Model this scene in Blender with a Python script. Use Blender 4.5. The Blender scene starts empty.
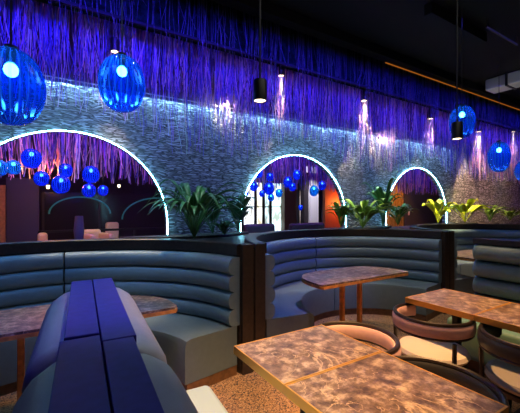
import bpy, bmesh, math, random
from math import sin, cos, pi, sqrt, radians
from mathutils import Vector, Matrix

random.seed(7)
S = bpy.context.scene
COL = S.collection

# ------------------------------------------------------------------ camera
EYE = 1.5
F = 331.0                      # focal length in pixels of the 520x413 frame
A0 = math.atan2(204, 331)      # heading, from +Y towards +X
FW = (sin(A0), cos(A0)); RT = (cos(A0), -sin(A0))
cam = bpy.data.cameras.new('camera')
cam_o = bpy.data.objects.new('camera', cam); COL.objects.link(cam_o)
cam_o.location = (0, 0, EYE); cam_o.rotation_euler = (pi/2, 0, -A0)
cam.sensor_width = 36; cam.lens = 36*F/520; cam.shift_y = 1.5/520
cam.clip_start = 0.05
S.camera = cam_o

# ------------------------------------------------------------------ world, exposure
S.view_settings.view_transform = 'Standard'
S.view_settings.look = 'None'
S.view_settings.exposure = 0.0
S.view_settings.gamma = 1.0
S.view_settings.use_curve_mapping = False
wd = bpy.data.worlds.new('world'); S.world = wd; wd.use_nodes = True
wd.node_tree.nodes['Background'].inputs[0].default_value = (0.2, 0.25, 0.5, 1)
wd.node_tree.nodes['Background'].inputs[1].default_value = 0.02

WY = 4.4          # front face of the long stone wall
LEDGE_Z = 2.93    # top of the stone
CZ = 4.25         # ceiling of the dining room

def area(name, loc, target, color, power, sx, sy):
    l = bpy.data.lights.new(name, 'AREA'); l.shape = 'RECTANGLE'
    l.size = sx; l.size_y = sy; l.color = color; l.energy = power
    o = bpy.data.objects.new(name, l); COL.objects.link(o)
    o.location = loc
    d = Vector(target) - Vector(loc)
    o.rotation_euler = d.to_track_quat('-Z', 'Y').to_euler()
    return o

def spot(name, loc, target, color, power, deg, blend=0.6, r=0.04):
    l = bpy.data.lights.new(name, 'SPOT'); l.color = color; l.energy = power
    l.spot_size = radians(deg); l.spot_blend = blend; l.shadow_soft_size = r
    o = bpy.data.objects.new(name, l); COL.objects.link(o)
    o.location = loc
    d = Vector(target) - Vector(loc)
    o.rotation_euler = d.to_track_quat('-Z', 'Y').to_euler()
    return o

BLUE = (0.03, 0.02, 1.0); VIOLET = (0.42, 0.08, 1.0)
def wash(name, loc, target, color, power, sx, sy, spread):
    o = area(name, loc, target, color, power, sx, sy); o.data.spread = radians(spread); return o
# coloured wash along the string curtain, from unseen area lights added under the ceiling
wash('wash_blue', (4.5, 3.2, 4.0), (4.5, 4.1, 3.55), BLUE, 210, 19, 0.1, 62)
wash('wash_violet', (4.5, 3.3, 3.9), (4.5, 4.25, 2.75), (0.16, 0.04, 1.0), 48, 19, 0.1, 62)
wash('stone_wash', (3.0, 2.3, 4.1), (3.0, 4.4, 2.35), (0.07, 0.05, 1.0), 24, 14, 0.1, 48)  # area light added to tint the grey stone blue
wash('added_uplight_violet', (4.5, 4.55, 2.97), (4.5, 4.25, 4.2), (0.9, 0.28, 0.8), 72, 18, 0.06, 130)  # unseen uplight added behind the ledge to tint the strings pink
wash('ledge_wash', (1.7, WY-0.045, LEDGE_Z+0.025), (1.7, WY+0.03, LEDGE_Z-0.05), (0.3, 0.66, 1.0), 150, 13.2, 0.02, 170)
# blue beam on the left booths
spot('blue_beam', (0.3, 0.9, 4.1), (0.16, 1.75, 1.1), (0.03, 0.02, 1.0), 260, 32)
spot('blue_booth_beam', (0.2, 2.2, 4.15), (0.0, 3.8, 0.95), (0.12, 0.4, 1.0), 170, 50)
spot('blue_second_beam', (2.6, 2.2, 4.15), (2.5, 3.3, 0.8), (0.07, 0.12, 1.0), 330, 42)
# warm spots over the tables
spot('warm_table_beam', (1.0, 0.6, 4.15), (1.05, 1.45, 0.75), (1.0, 0.55, 0.22), 1000, 34)
spot('warm_second_table_beam', (2.5, 1.6, 4.15), (2.5, 1.5, 0.7), (1.0, 0.52, 0.2), 900, 38)
spot('warm_bay_beam', (2.9, 2.3, 4.15), (3.0, 2.75, 0.75), (1.0, 0.7, 0.5), 240, 34)
spot('warm_bay_right_beam', (4.2, 2.4, 4.15), (4.2, 3.0, 0.6), (0.9, 0.8, 0.7), 170, 40)
spot('warm_far_beam', (6.2, 2.4, 4.15), (6.2, 2.8, 0.75), (1.0, 0.7, 0.5), 620, 40)
spot('warm_left_beam', (0.3, 2.5, 4.15), (0.3, 2.75, 0.75), (1.0, 0.66, 0.42), 170, 30)
spot('cool_left_beam', (0.9, 2.0, 4.15), (0.9, 2.95, 0.55), (0.75, 0.85, 0.95), 130, 36)
spot('bench_beam', (1.3, 1.5, 4.15), (0.48, 1.35, 0.75), (0.9, 1.0, 0.8), 190, 26)
area('house_fill', (2.2, 0.6, 4.2), (2.2, 1.6, 0), (0.9, 0.85, 0.8), 32, 4.0, 1.5)

# ------------------------------------------------------------------ helpers
def at(x, y, Y):
    """photo pixel -> point on the vertical plane Y"""
    u = (x-260)/F; v = (208-y)/F
    d = Y/(FW[1]+u*RT[1])
    return Vector((d*(FW[0]+u*RT[0]), Y, EYE+v*d))

def mpx(x, Y):
    """metres per pixel on the plane Y at column x"""
    u = (x-260)/F
    return Y/(FW[1]+u*RT[1])/F

def nmat(name):
    m = bpy.data.materials.new(name); m.use_nodes = True
    nt = m.node_tree; b = nt.nodes['Principled BSDF']
    return m, nt, b

def mat(name, c, rough=0.5, metal=0.0, noise=0.0, scale=20, bump=0.0, bscale=200, spec=0.5, emit=None, es=0):
    m, nt, b = nmat(name)
    b.inputs['Base Color'].default_value = (*c, 1)
    b.inputs['Roughness'].default_value = rough
    b.inputs['Metallic'].default_value = metal
    b.inputs['Specular IOR Level'].default_value = spec
    tc = nt.nodes.new('ShaderNodeTexCoord')
    if noise:
        n = nt.nodes.new('ShaderNodeTexNoise'); n.inputs['Scale'].default_value = scale; n.inputs['Detail'].default_value = 5
        r = nt.nodes.new('ShaderNodeValToRGB')
        r.color_ramp.elements[0].position = 0.3; r.color_ramp.elements[1].position = 0.7
        r.color_ramp.elements[0].color = (*[max(0, x*(1-noise)) for x in c], 1)
        r.color_ramp.elements[1].color = (*[min(1, x*(1+noise)) for x in c], 1)
        nt.links.new(tc.outputs['Object'], n.inputs['Vector'])
        nt.links.new(n.outputs['Fac'], r.inputs['Fac'])
        nt.links.new(r.outputs['Color'], b.inputs['Base Color'])
    if bump:
        n = nt.nodes.new('ShaderNodeTexNoise'); n.inputs['Scale'].default_value = bscale; n.inputs['Detail'].default_value = 3
        bp = nt.nodes.new('ShaderNodeBump'); bp.inputs['Strength'].default_value = bump; bp.inputs['Distance'].default_value = 0.01
        nt.links.new(tc.outputs['Object'], n.inputs['Vector'])
        nt.links.new(n.outputs['Fac'], bp.inputs['Height'])
        nt.links.new(bp.outputs['Normal'], b.inputs['Normal'])
    if emit:
        b.inputs['Emission Color'].default_value = (*emit, 1)
        b.inputs['Emission Strength'].default_value = es
    return m

def stone_mat(name, c):
    """stacked slate: thin courses of uneven stones"""
    m, nt, b = nmat(name)
    b.inputs['Roughness'].default_value = 0.6
    N = nt.nodes.new; L = nt.links.new
    tc = N('ShaderNodeTexCoord'); sep = N('ShaderNodeSeparateXYZ'); L(tc.outputs['Object'], sep.inputs[0])
    cmb = N('ShaderNodeCombineXYZ'); L(sep.outputs['X'], cmb.inputs[0]); L(sep.outputs['Z'], cmb.inputs[1])
    nz = N('ShaderNodeTexNoise'); nz.inputs['Scale'].default_value = 6; nz.inputs['Detail'].default_value = 3
    L(cmb.outputs[0], nz.inputs['Vector'])
    mix = N('ShaderNodeMixRGB'); mix.blend_type = 'ADD'; mix.inputs['Fac'].default_value = 0.07
    L(cmb.outputs[0], mix.inputs['Color1']); L(nz.outputs['Color'], mix.inputs['Color2'])
    mp = N('ShaderNodeMapping'); mp.inputs['Scale'].default_value = (8, 75, 1); L(mix.outputs[0], mp.inputs[0])
    n1 = N('ShaderNodeTexVoronoi'); n1.feature = 'DISTANCE_TO_EDGE'; n1.inputs['Scale'].default_value = 1
    L(mp.outputs[0], n1.inputs['Vector'])
    n3 = N('ShaderNodeTexVoronoi'); n3.inputs['Scale'].default_value = 1; L(mp.outputs[0], n3.inputs['Vector'])
    sc = N('ShaderNodeSeparateColor'); L(n3.outputs['Color'], sc.inputs[0])
    n2 = N('ShaderNodeTexNoise'); n2.inputs['Scale'].default_value = 1.4; n2.inputs['Detail'].default_value = 6; L(mp.outputs[0], n2.inputs['Vector'])
    e1 = N('ShaderNodeMapRange'); e1.inputs[1].default_value = 0.0; e1.inputs[2].default_value = 0.16; L(n1.outputs['Distance'], e1.inputs[0])
    h = N('ShaderNodeMath'); h.operation = 'MULTIPLY_ADD'; h.inputs[1].default_value = 0.6; L(sc.outputs[0], h.inputs[0]); L(n2.outputs['Fac'], h.inputs[2])
    ad = N('ShaderNodeMath'); ad.operation = 'MULTIPLY'; L(e1.outputs[0], ad.inputs[0]); L(h.outputs[0], ad.inputs[1])
    cr = N('ShaderNodeValToRGB'); ce = cr.color_ramp.elements
    ce[0].position = 0.1; ce[0].color = (*[x*0.1 for x in c], 1); ce[1].position = 1.0; ce[1].color = (*[min(1, x*3.2) for x in c], 1)
    k = ce.new(0.6); k.color = (*[x*0.8 for x in c], 1)
    L(ad.outputs[0], cr.inputs[0]); L(cr.outputs[0], b.inputs['Base Color'])
    bp = N('ShaderNodeBump'); bp.inputs['Strength'].default_value = 1.0; bp.inputs['Distance'].default_value = 0.035
    L(ad.outputs[0], bp.inputs['Height']); L(bp.outputs['Normal'], b.inputs['Normal'])
    return m

def marble_mat(name):
    m, nt, b = nmat(name)
    b.inputs['Roughness'].default_value = 0.38
    N = nt.nodes.new; L = nt.links.new
    tc = N('ShaderNodeTexCoord')
    n = N('ShaderNodeTexNoise'); n.inputs['Scale'].default_value = 17; n.inputs['Detail'].default_value = 9; n.inputs['Roughness'].default_value = 0.68
    L(tc.outputs['Object'], n.inputs['Vector'])
    r = N('ShaderNodeValToRGB'); e = r.color_ramp.elements
    e[0].position = 0.36; e[0].color = (0.07, 0.04, 0.032, 1); e[1].position = 0.66; e[1].color = (0.52, 0.38, 0.27, 1)
    k = e.new(0.5); k.color = (0.2, 0.125, 0.085, 1)
    L(n.outputs['Fac'], r.inputs['Fac'])
    # pale veins where a slow noise crosses its middle
    v = N('ShaderNodeTexNoise'); v.inputs['Scale'].default_value = 2.3; v.inputs['Detail'].default_value = 7; v.inputs['Distortion'].default_value = 1.4
    L(tc.outputs['Object'], v.inputs['Vector'])
    s = N('ShaderNodeMath'); s.operation = 'SUBTRACT'; s.inputs[1].default_value = 0.5; L(v.outputs['Fac'], s.inputs[0])
    a = N('ShaderNodeMath'); a.operation = 'ABSOLUTE'; L(s.outputs[0], a.inputs[0])
    vr = N('ShaderNodeValToRGB'); vr.color_ramp.elements[0].color = (0.75, 0.75, 0.75, 1); vr.color_ramp.elements[1].color = (0, 0, 0, 1)
    vr.color_ramp.elements[1].position = 0.006
    L(a.outputs[0], vr.inputs['Fac'])
    mx = N('ShaderNodeMixRGB'); mx.inputs['Color2'].default_value = (0.72, 0.5, 0.3, 1)
    L(vr.outputs['Color'], mx.inputs['Fac']); L(r.outputs['Color'], mx.inputs['Color1'])
    L(mx.outputs[0], b.inputs['Base Color'])
    return m

def floor_mat():
    m, nt, b = nmat('terrazzo_floor')
    b.inputs['Roughness'].default_value = 0.45
    N = nt.nodes.new; L = nt.links.new
    tc = N('ShaderNodeTexCoord')
    v = N('ShaderNodeTexVoronoi'); v.inputs['Scale'].default_value = 120
    L(tc.outputs['Object'], v.inputs['Vector'])
    r = N('ShaderNodeValToRGB'); r.color_ramp.interpolation = 'CONSTANT'
    e = r.color_ramp.elements
    e[0].position = 0; e[0].color = (0.05, 0.03, 0.022, 1); e[1].position = 0.3; e[1].color = (0.3, 0.16, 0.075, 1)
    k = e.new(0.55); k.color = (0.4, 0.22, 0.1, 1); k = e.new(0.85); k.color = (0.52, 0.33, 0.17, 1)
    bw = N('ShaderNodeSeparateColor'); L(v.outputs['Color'], bw.inputs[0])
    L(bw.outputs[0], r.inputs['Fac']); L(r.outputs['Color'], b.inputs['Base Color'])
    return m

def emis(name, c, s):
    m = bpy.data.materials.new(name); m.use_nodes = True
    nt = m.node_tree; nt.nodes.clear()
    e = nt.nodes.new('ShaderNodeEmission'); e.inputs[0].default_value = (*c, 1); e.inputs[1].default_value = s
    o = nt.nodes.new('ShaderNodeOutputMaterial'); nt.links.new(e.outputs[0], o.inputs[0])
    return m

def glass_mat(name, c, glow=0.4):
    """thin coloured blown glass: tinted see-through, milky scatter, shiny skin"""
    m = bpy.data.materials.new(name); m.use_nodes = True
    nt = m.node_tree; nt.nodes.clear(); N = nt.nodes.new; L = nt.links.new
    tr = N('ShaderNodeBsdfTransparent'); tr.inputs[0].default_value = (*c, 1)
    tl = N('ShaderNodeBsdfTranslucent'); tl.inputs[0].default_value = (c[0]*0.6, c[1]*0.8, c[2], 1)
    df = N('ShaderNodeBsdfDiffuse'); df.inputs[0].default_value = (c[0]*0.6, c[1]*0.8, c[2], 1)
    gl = N('ShaderNodeBsdfGlossy'); gl.inputs['Roughness'].default_value = 0.08
    m0 = N('ShaderNodeMixShader'); m0.inputs[0].default_value = 0.5
    m1 = N('ShaderNodeMixShader')
    tc = N('ShaderNodeTexCoord'); sp = N('ShaderNodeSeparateXYZ'); L(tc.outputs['Object'], sp.inputs[0])
    an = N('ShaderNodeMath'); an.operation = 'ARCTAN2'; L(sp.outputs['Y'], an.inputs[0]); L(sp.outputs['X'], an.inputs[1])
    fq = N('ShaderNodeMath'); fq.operation = 'MULTIPLY'; fq.inputs[1].default_value = 24; L(an.outputs[0], fq.inputs[0])
    sn = N('ShaderNodeMath'); sn.operation = 'SINE'; L(fq.outputs[0], sn.inputs[0])
    rg = N('ShaderNodeMapRange'); rg.inputs[1].default_value = -0.2; rg.inputs[2].default_value = 1.0
    rg.inputs[3].default_value = glow*0.55; rg.inputs[4].default_value = glow*1.9; L(sn.outputs[0], rg.inputs[0]); L(rg.outputs[0], m1.inputs[0])
    lw = N('ShaderNodeLayerWeight'); lw.inputs[0].default_value = 0.35
    mu = N('ShaderNodeMath'); mu.operation = 'MULTIPLY'; mu.inputs[1].default_value = 0.5
    m2 = N('ShaderNodeMixShader')
    L(tl.outputs[0], m0.inputs[1]); L(df.outputs[0], m0.inputs[2])
    L(tr.outputs[0], m1.inputs[1]); L(m0.outputs[0], m1.inputs[2])
    L(lw.outputs['Fresnel'], mu.inputs[0]); L(mu.outputs[0], m2.inputs[0])
    L(m1.outputs[0], m2.inputs[1]); L(gl.outputs[0], m2.inputs[2])
    o = N('ShaderNodeOutputMaterial'); L(m2.outputs[0], o.inputs[0])
    return m

def yarn_mat():
    m, nt, b = nmat('string_yarn')
    b.inputs['Roughness'].default_value = 0.55
    a = nt.nodes.new('ShaderNodeAttribute'); a.attribute_name = 'yarn'
    nt.links.new(a.outputs['Color'], b.inputs['Base Color'])
    return m

M = dict(
    stone=stone_mat('stacked_stone', (0.15, 0.15, 0.17)),
    marble=marble_mat('brown_marble'),
    floor=floor_mat(),
    ceiling=mat('black_ceiling', (0.006, 0.006, 0.008), 0.8, spec=0.2),
    dark=mat('dark_wall', (0.02, 0.018, 0.022), 0.7, noise=0.3),
    bulk=mat('bulkhead_paint', (0.004, 0.011, 0.008), 0.7, metal=0.0, spec=0.0, noise=0.9, scale=14, bump=0.5, bscale=40),
    upper=mat('upper_wall_paint', (0.01, 0.01, 0.04), 0.45, noise=0.5, scale=6),
    black=mat('black_metal', (0.005, 0.005, 0.006), 0.45),
    cord=mat('black_cord', (0.008, 0.008, 0.008), 0.6),
    rail=mat('dark_stained_wood', (0.02, 0.014, 0.013), 0.45, noise=0.4, scale=30),
    panel=mat('dark_veneer', (0.03, 0.019, 0.015), 0.45, noise=0.3, scale=30),
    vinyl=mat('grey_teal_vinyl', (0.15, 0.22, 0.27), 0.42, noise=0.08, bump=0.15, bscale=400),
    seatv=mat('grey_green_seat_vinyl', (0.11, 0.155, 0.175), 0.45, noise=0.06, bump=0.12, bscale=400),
    vinyl2=mat('grey_green_vinyl', (0.15, 0.2, 0.2), 0.45, noise=0.08, bump=0.15, bscale=400),
    mauve=mat('grey_mauve_vinyl', (0.2, 0.2, 0.24), 0.45, noise=0.06, bump=0.15, bscale=400),
    mint=mat('pale_mint_vinyl', (0.4, 0.5, 0.4), 0.5, bump=0.1, bscale=300),
    green=mat('dull_green_vinyl', (0.12, 0.24, 0.19), 0.5),
    kick=mat('brown_kick_board', (0.16, 0.075, 0.03), 0.5, noise=0.3),
    brass=mat('brushed_brass', (0.8, 0.42, 0.08), 0.38, metal=0.6),
    copper=mat('copper_stain_wood', (0.7, 0.29, 0.07), 0.4, noise=0.3),
    cap=mat('blue_lit_cap_board', (0.03, 0.025, 0.22), 0.6, spec=0.2, noise=0.12, scale=40),  # blue of the light falling on the caps is put into the base colour
    pink=mat('dusty_pink_vinyl', (0.72, 0.42, 0.38), 0.5, noise=0.06),
    cream=mat('cream_vinyl', (0.78, 0.68, 0.58), 0.5),
    blackv=mat('black_vinyl', (0.025, 0.023, 0.024), 0.42),
    taupe=mat('taupe_vinyl', (0.28, 0.25, 0.22), 0.5),
    trimwood=mat('dark_bent_wood', (0.02, 0.012, 0.009), 0.35),
    led=emis('led_arch_light', (0.25, 0.8, 1.0), 48),
    led_ledge=mat('strip_housing', (0.3, 0.3, 0.32), 0.4, metal=0.5),
    orange_led=emis('orange_beam_light', (1.0, 0.28, 0.03), 0.3),
    bulb=emis('lamp_bulb', (0.85, 0.92, 1.0), 50),
    bulb_far=emis('lamp_bulb_far', (0.85, 0.92, 1.0), 18),
    lens=emis('downlight_lens', (1.0, 0.75, 0.45), 6),
    glass=glass_mat('blue_glass', (0.02, 0.22, 1.0), 0.16),
    glass_far=glass_mat('blue_glass_far', (0.02, 0.1, 1.0), 0.4),
    teal_glass=glass_mat('teal_glass', (0.03, 0.4, 0.9), 0.4),
    yarn=yarn_mat(),
    soil=mat('dark_soil', (0.02, 0.014, 0.01), 0.9, noise=0.5, scale=60, bump=0.6, bscale=80),
    leaf=mat('dark_green_leaf', (0.035, 0.15, 0.045), 0.4, noise=0.4, scale=12),
    leaf2=mat('mid_green_leaf', (0.13, 0.26, 0.025), 0.4, noise=0.45, scale=12),
    leaf3=mat('yellow_green_leaf', (0.6, 0.66, 0.02), 0.4, noise=0.25, scale=12),
)

def tag(o, label, cat, group=None):
    o['label'] = label; o['category'] = cat
    if group: o['group'] = group
    return o

def empty(name, loc, rz=0.0, label=None, cat=None, group=None):
    o = bpy.data.objects.new(name, None); COL.objects.link(o)
    o.empty_display_size = 0.1
    o.location = loc; o.rotation_euler = (0, 0, rz)
    if label: tag(o, label, cat, group)
    return o

def build(name, bm, m, parent=None, smooth=False, loc=None):
    me = bpy.data.meshes.new(name)
    bmesh.ops.recalc_face_normals(bm, faces=bm.faces)
    bm.to_mesh(me); bm.free()
    me.materials.append(m)
    if smooth:
        me.polygons.foreach_set('use_smooth', [True]*len(me.polygons))
        try: me.set_sharp_from_angle(angle=radians(42))
        except Exception: pass
    o = bpy.data.objects.new(name, me); COL.objects.link(o)
    if parent: o.parent = parent
    if loc: o.location = loc
    return o

def struct(name, bm, m, smooth=False):
    o = build(name, bm, m, None, smooth); o['kind'] = 'structure'; return o

def box(bm, x0, x1, y0, y1, z0, z1, bevel=0.0, seg=2):
    r = bmesh.ops.create_cube(bm, size=1)
    vs = r['verts']
    for v in vs:
        v.co = Vector(((x0+x1)/2+v.co.x*(x1-x0), (y0+y1)/2+v.co.y*(y1-y0), (z0+z1)/2+v.co.z*(z1-z0)))
    if bevel:
        es = list({e for v in vs for e in v.link_edges})
        bmesh.ops.bevel(bm, geom=es, offset=bevel, segments=seg, affect='EDGES', profile=0.5)
    return bm

def Box(*a, **k): return box(bmesh.new(), *a, **k)

def tube(bm, pts, r, n=8, cap=True):
    pts = [Vector(p) for p in pts]
    rings = []
    for i, p in enumerate(pts):
        t = (pts[min(i+1, len(pts)-1)]-pts[max(i-1, 0)]).normalized()
        a = t.orthogonal().normalized() if abs(t.z) > 0.9 else Vector((0, 0, 1)).cross(t).normalized()
        if abs(t.z) > 0.9:
            a = (Vector((1, 0, 0))-t*t.x).normalized()
        b = t.cross(a)
        rr = r[i] if isinstance(r, (list, tuple)) else r
        rings.append([bm.verts.new(p+a*rr*cos(2*pi*k/n)+b*rr*sin(2*pi*k/n)) for k in range(n)])
    for i in range(len(rings)-1):
        for k in range(n):
            bm.faces.new((rings[i][k], rings[i][(k+1) % n], rings[i+1][(k+1) % n], rings[i+1][k]))
    if cap:
        bm.faces.new(rings[0]); bm.faces.new(rings[-1])
    return bm

def lathe(bm, prof, n=32, c=(0, 0, 0), rib=0.0, nr=16):
    rings = []
    for (r, z) in prof:
        if r < 1e-5:
            rings.append([bm.verts.new((c[0], c[1], c[2]+z))])
        else:
            rings.append([bm.verts.new((c[0]+r*(1+rib*cos(nr*2*pi*k/n))*cos(2*pi*k/n), c[1]+r*(1+rib*cos(nr*2*pi*k/n))*sin(2*pi*k/n), c[2]+z)) for k in range(n)])
    for i in range(len(rings)-1):
        a, b = rings[i], rings[i+1]
        for k in range(n):
            k2 = (k+1) % n
            if len(a) == 1 and len(b) == 1: continue
            if len(a) == 1: bm.faces.new((a[0], b[k], b[k2]))
            elif len(b) == 1: bm.faces.new((a[k], a[k2], b[0]))
            else: bm.faces.new((a[k], a[k2], b[k2], b[k]))
    return bm

def prism(bm, poly, z0, z1):
    lo = [bm.verts.new((x, y, z0)) for x, y in poly]; hi = [bm.verts.new((x, y, z1)) for x, y in poly]
    n = len(poly)
    for i in range(n):
        bm.faces.new((lo[i], lo[(i+1) % n], hi[(i+1) % n], hi[i]))
    bm.faces.new(lo[::-1]); bm.faces.new(hi)
    return bm

def sweep_arc(bm, prof, c, a0, a1, n):
    """closed profile [(r, z)...] swept round the vertical axis at c"""
    rings = []
    for i in range(n+1):
        a = a0+(a1-a0)*i/n
        rings.append([bm.verts.new((c[0]+r*cos(a), c[1]+r*sin(a), z)) for r, z in prof])
    m = len(prof)
    for i in range(n):
        for k in range(m):
            bm.faces.new((rings[i][k], rings[i][(k+1) % m], rings[i+1][(k+1) % m], rings[i+1][k]))
    bm.faces.new(rings[0]); bm.faces.new(rings[-1])
    return bm

def copy_tree(o, parent=None):
    c = o.copy(); COL.objects.link(c); c.parent = parent
    for ch in list(o.children): copy_tree(ch, c)
    return c

def dup(root, loc, rz=0.0, label=None, group=None):
    c = copy_tree(root); c.location = loc; c.rotation_euler = (0, 0, rz)
    if label: c['label'] = label
    if group: c['group'] = group
    return c

# ------------------------------------------------------------------ room shell
X0, X1, Y0, YB = -5.0, 16.0, -3.0, 9.6
struct('floor', Box(X0, X1, Y0, YB+3, -0.1, 0), M['floor'])
struct('ceiling', Box(X0, X1, Y0, WY+0.9, CZ, CZ+0.1), M['ceiling'])
struct('wall_left', Box(X0-0.1, X0, Y0, YB, 0, CZ), M['dark'])
struct('wall_right', Box(X1, X1+0.1, Y0, YB, 0, CZ), M['dark'])
struct('wall_front', Box(X0, X1, Y0-0.1, Y0, 0, CZ), M['dark'])

ARCH = [0.154, 3.45, 6.79]; AR = 1.1; ACZ = 1.28; LEDGE = 2.93; SILL = 0.95; TH = 0.07
def arch_z(x):
    for a in ARCH:
        if abs(x-a) <= AR+1e-6: return ACZ+sqrt(max(0, AR*AR-(x-a)**2))
    return None
xs = [(X0, False)]
segs = []
cur = X0
for a in ARCH:
    segs.append((cur, a-AR, False))
    st = [a-AR*cos(pi*k/48) for k in range(49)]
    for k in range(48): segs.append((st[k], st[k+1], True))
    cur = a+AR
segs.append((cur, X1, False))
bm = bmesh.new()
def quad(*p): bm.faces.new([bm.verts.new(q) for q in p])
for s0, s1, op in segs:
    for Y in (WY, WY+TH):
        if not op:
            quad((s0, Y, 0), (s1, Y, 0), (s1, Y, LEDGE), (s0, Y, LEDGE))
        else:
            quad((s0, Y, 0), (s1, Y, 0), (s1, Y, SILL), (s0, Y, SILL))
            quad((s0, Y, arch_z(s0)), (s1, Y, arch_z(s1)), (s1, Y, LEDGE), (s0, Y, LEDGE))
    if op:
        quad((s0, WY, SILL), (s1, WY, SILL), (s1, WY+TH, SILL), (s0, WY+TH, SILL))
        quad((s0, WY, arch_z(s0)), (s1, WY, arch_z(s1)), (s1, WY+TH, arch_z(s1)), (s0, WY+TH, arch_z(s0)))
    quad((s0, WY, LEDGE), (s1, WY, LEDGE), (s1, WY+TH, LEDGE), (s0, WY+TH, LEDGE))
for a in ARCH:
    for x in (a-AR, a+AR):
        quad((x, WY, SILL), (x, WY+TH, SILL), (x, WY+TH, ACZ), (x, WY, ACZ))
bmesh.ops.remove_doubles(bm, verts=bm.verts, dist=1e-5)
struct('wall_back', bm, M['stone'])
struct('wall_back_upper', Box(X0, X1, WY+0.28, WY+0.35, LEDGE-0.3, CZ), M['upper'])
# dark band under the ceiling and the thin rail the strings hang past
struct('trim_1', Box(X0, X1, 3.905, 3.935, 3.58, 3.615), M['ceiling'])
struct('trim_2', Box(X0, X1, 3.7, 3.86, CZ-0.15, CZ-0.005), M['ceiling'])
struct('wall_back_bulkhead', Box(X0, X1, 3.98, 4.05, 3.6, CZ-0.002), M['bulk'])

# light strips
o = build('ledge_light_strip', Box(X0+0.2, 8.25, WY-0.055, WY-0.035, LEDGE+0.03, LEDGE+0.038), M['led_ledge'])
tag(o, 'long straight pale blue light strip along the top of the stone wall', 'light strip')
arch_names = ['glowing arch light strip round the large left opening', 'glowing arch light strip round the middle opening', 'glowing arch light strip round the right opening near the yellow plant']
for a, lb in zip(ARCH, arch_names):
    bm = bmesh.new()
    pts = [(a-AR, WY-0.035, SILL+0.18)]+[(a-AR*cos(pi*k/56), WY-0.035, ACZ+AR*sin(pi*k/56)) for k in range(57)]+[(a+AR, WY-0.035, SILL+0.18)]
    tube(bm, pts, 0.0055, 6)
    tag(build('arch_light_strip', bm, M['led']), lb, 'light strip', 'light strips round the arches')
o = build('beam_light_strip', Box(5.0, X1-0.05, 3.84, 3.858, CZ-0.165, CZ-0.152), M['orange_led'])
tag(o, 'thin orange light strip along the edge of the ceiling beam', 'light strip')

# ------------------------------------------------------------------ curved booths and planters
R = 1.52; CY = 2.38; TE = radians(10.2)
BX = [-0.08, 3.17, 6.42]
def roll_profile(rows, z0, z1, depth, back):
    """rolls bulging to smaller r; back = r of the rear face, returns closed loop"""
    p = []
    h = (z1-z0)/rows
    for k in range(rows):
        zc = z0+h*(k+0.5)
        for j in range(9):
            t = -pi/2+pi*j/8
            p.append((-depth*cos(t)**0.75 if abs(cos(t)) > 1e-6 else 0.0, zc+h*0.5*sin(t)*0.985))
    p.append((back, z1)); p.append((back, z0))
    return p
booth_lb = ['grey curved channel-tufted booth at left below the large arch', 'grey curved channel-tufted booth in the middle with the half round table', 'far curved blue lit booth on the right behind the dark post']
booths = []
def make_booth(cx, lb):
    t = empty('curved_booth', (cx, CY, 0), 0, lb, 'booth', 'curved booths along the stone wall')
    prof = [(R-0.06+d, z) for d, z in roll_profile(4, 0.44, 1.055, 0.06, 0.06)]
    mid = radians(84)
    for a0, a1 in ((TE, mid-0.006), (mid+0.006, pi-TE)):
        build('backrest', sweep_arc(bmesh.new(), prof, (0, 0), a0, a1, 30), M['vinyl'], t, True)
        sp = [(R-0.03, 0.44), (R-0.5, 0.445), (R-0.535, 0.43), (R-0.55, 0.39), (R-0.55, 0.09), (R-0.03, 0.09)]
        build('seat', sweep_arc(bmesh.new(), sp, (0, 0), a0, a1, 30), M['seatv'], t, True)
    build('kick_board', sweep_arc(bmesh.new(), [(R-0.53, 0), (R-0.03, 0), (R-0.03, 0.09), (R-0.53, 0.09)], (0, 0), TE+0.003, pi-TE-0.003, 40), M['kick'], t)
    build('shell', sweep_arc(bmesh.new(), [(R, 0), (R+0.095, 0), (R+0.095, 1.13), (R, 1.13)], (0, 0), TE, pi-TE, 60), M['panel'], t)
    build('top_rail', sweep_arc(bmesh.new(), [(R-0.03, 1.07), (R+0.1, 1.07), (R+0.1, 1.165), (R+0.09, 1.172), (R-0.02, 1.172), (R-0.03, 1.165)], (0, 0), TE, pi-TE, 60), M['rail'], t)
    return t
t0 = make_booth(BX[0], booth_lb[0])
for k in (1, 2): dup(t0, (BX[k], CY, 0), 0, booth_lb[k])

RO = R+0.105
def planter(c0, c1, lb, left=True, right=True):
    t = empty('planter_box', ((c0+c1)/2, CY+1.8, 0), 0, lb, 'planter', 'planter boxes behind the booths')
    ox, oy = t.location.x, t.location.y
    lowa = []
    amin = math.asin(0.245/RO)
    for k in range(25):
        a = pi/2+(amin-pi/2)*k/24
        lowa.append((c0+RO*cos(a)-ox, CY+RO*sin(a)-oy))
    for k in range(25):
        a = pi-amin+(pi/2-(pi-amin))*k/24
        lowa.append((c1+RO*cos(a)-ox, CY+RO*sin(a)-oy))
    poly = lowa+[(c1-ox, WY-0.05-oy), (c0-ox, WY-0.05-oy)]
    build('planter_body', prism(bmesh.new(), poly, 0, 1.12), M['panel'], t)
    pad = [(x*0.96, y*0.9+0.0) for x, y in poly]
    gx = (c0+c1)/2-ox
    build('soil', prism(bmesh.new(), [(gx-0.85, 1.97-1.95+0.0), (gx-0.4, -0.25), (gx+0.4, -0.25), (gx+0.85, 0.02), (gx+0.9, 0.13), (gx-0.9, 0.13)], 1.12, 1.15), M['soil'], t)
    e = build('end_panel', Box(gx-0.12, gx-0.012, -1.575, -1.51, 0, 1.168), M['panel'], t)
    build('end_panel', Box(gx+0.012, gx+0.12, -1.575, -1.51, 0, 1.168), M['panel'], t)
    return t
planter(BX[0]-3.25, BX[0], 'dark planter box behind the left end of the left booth')
planter(BX[0], BX[1], 'dark planter box with bushy dark plants between left and middle booths')
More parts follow.
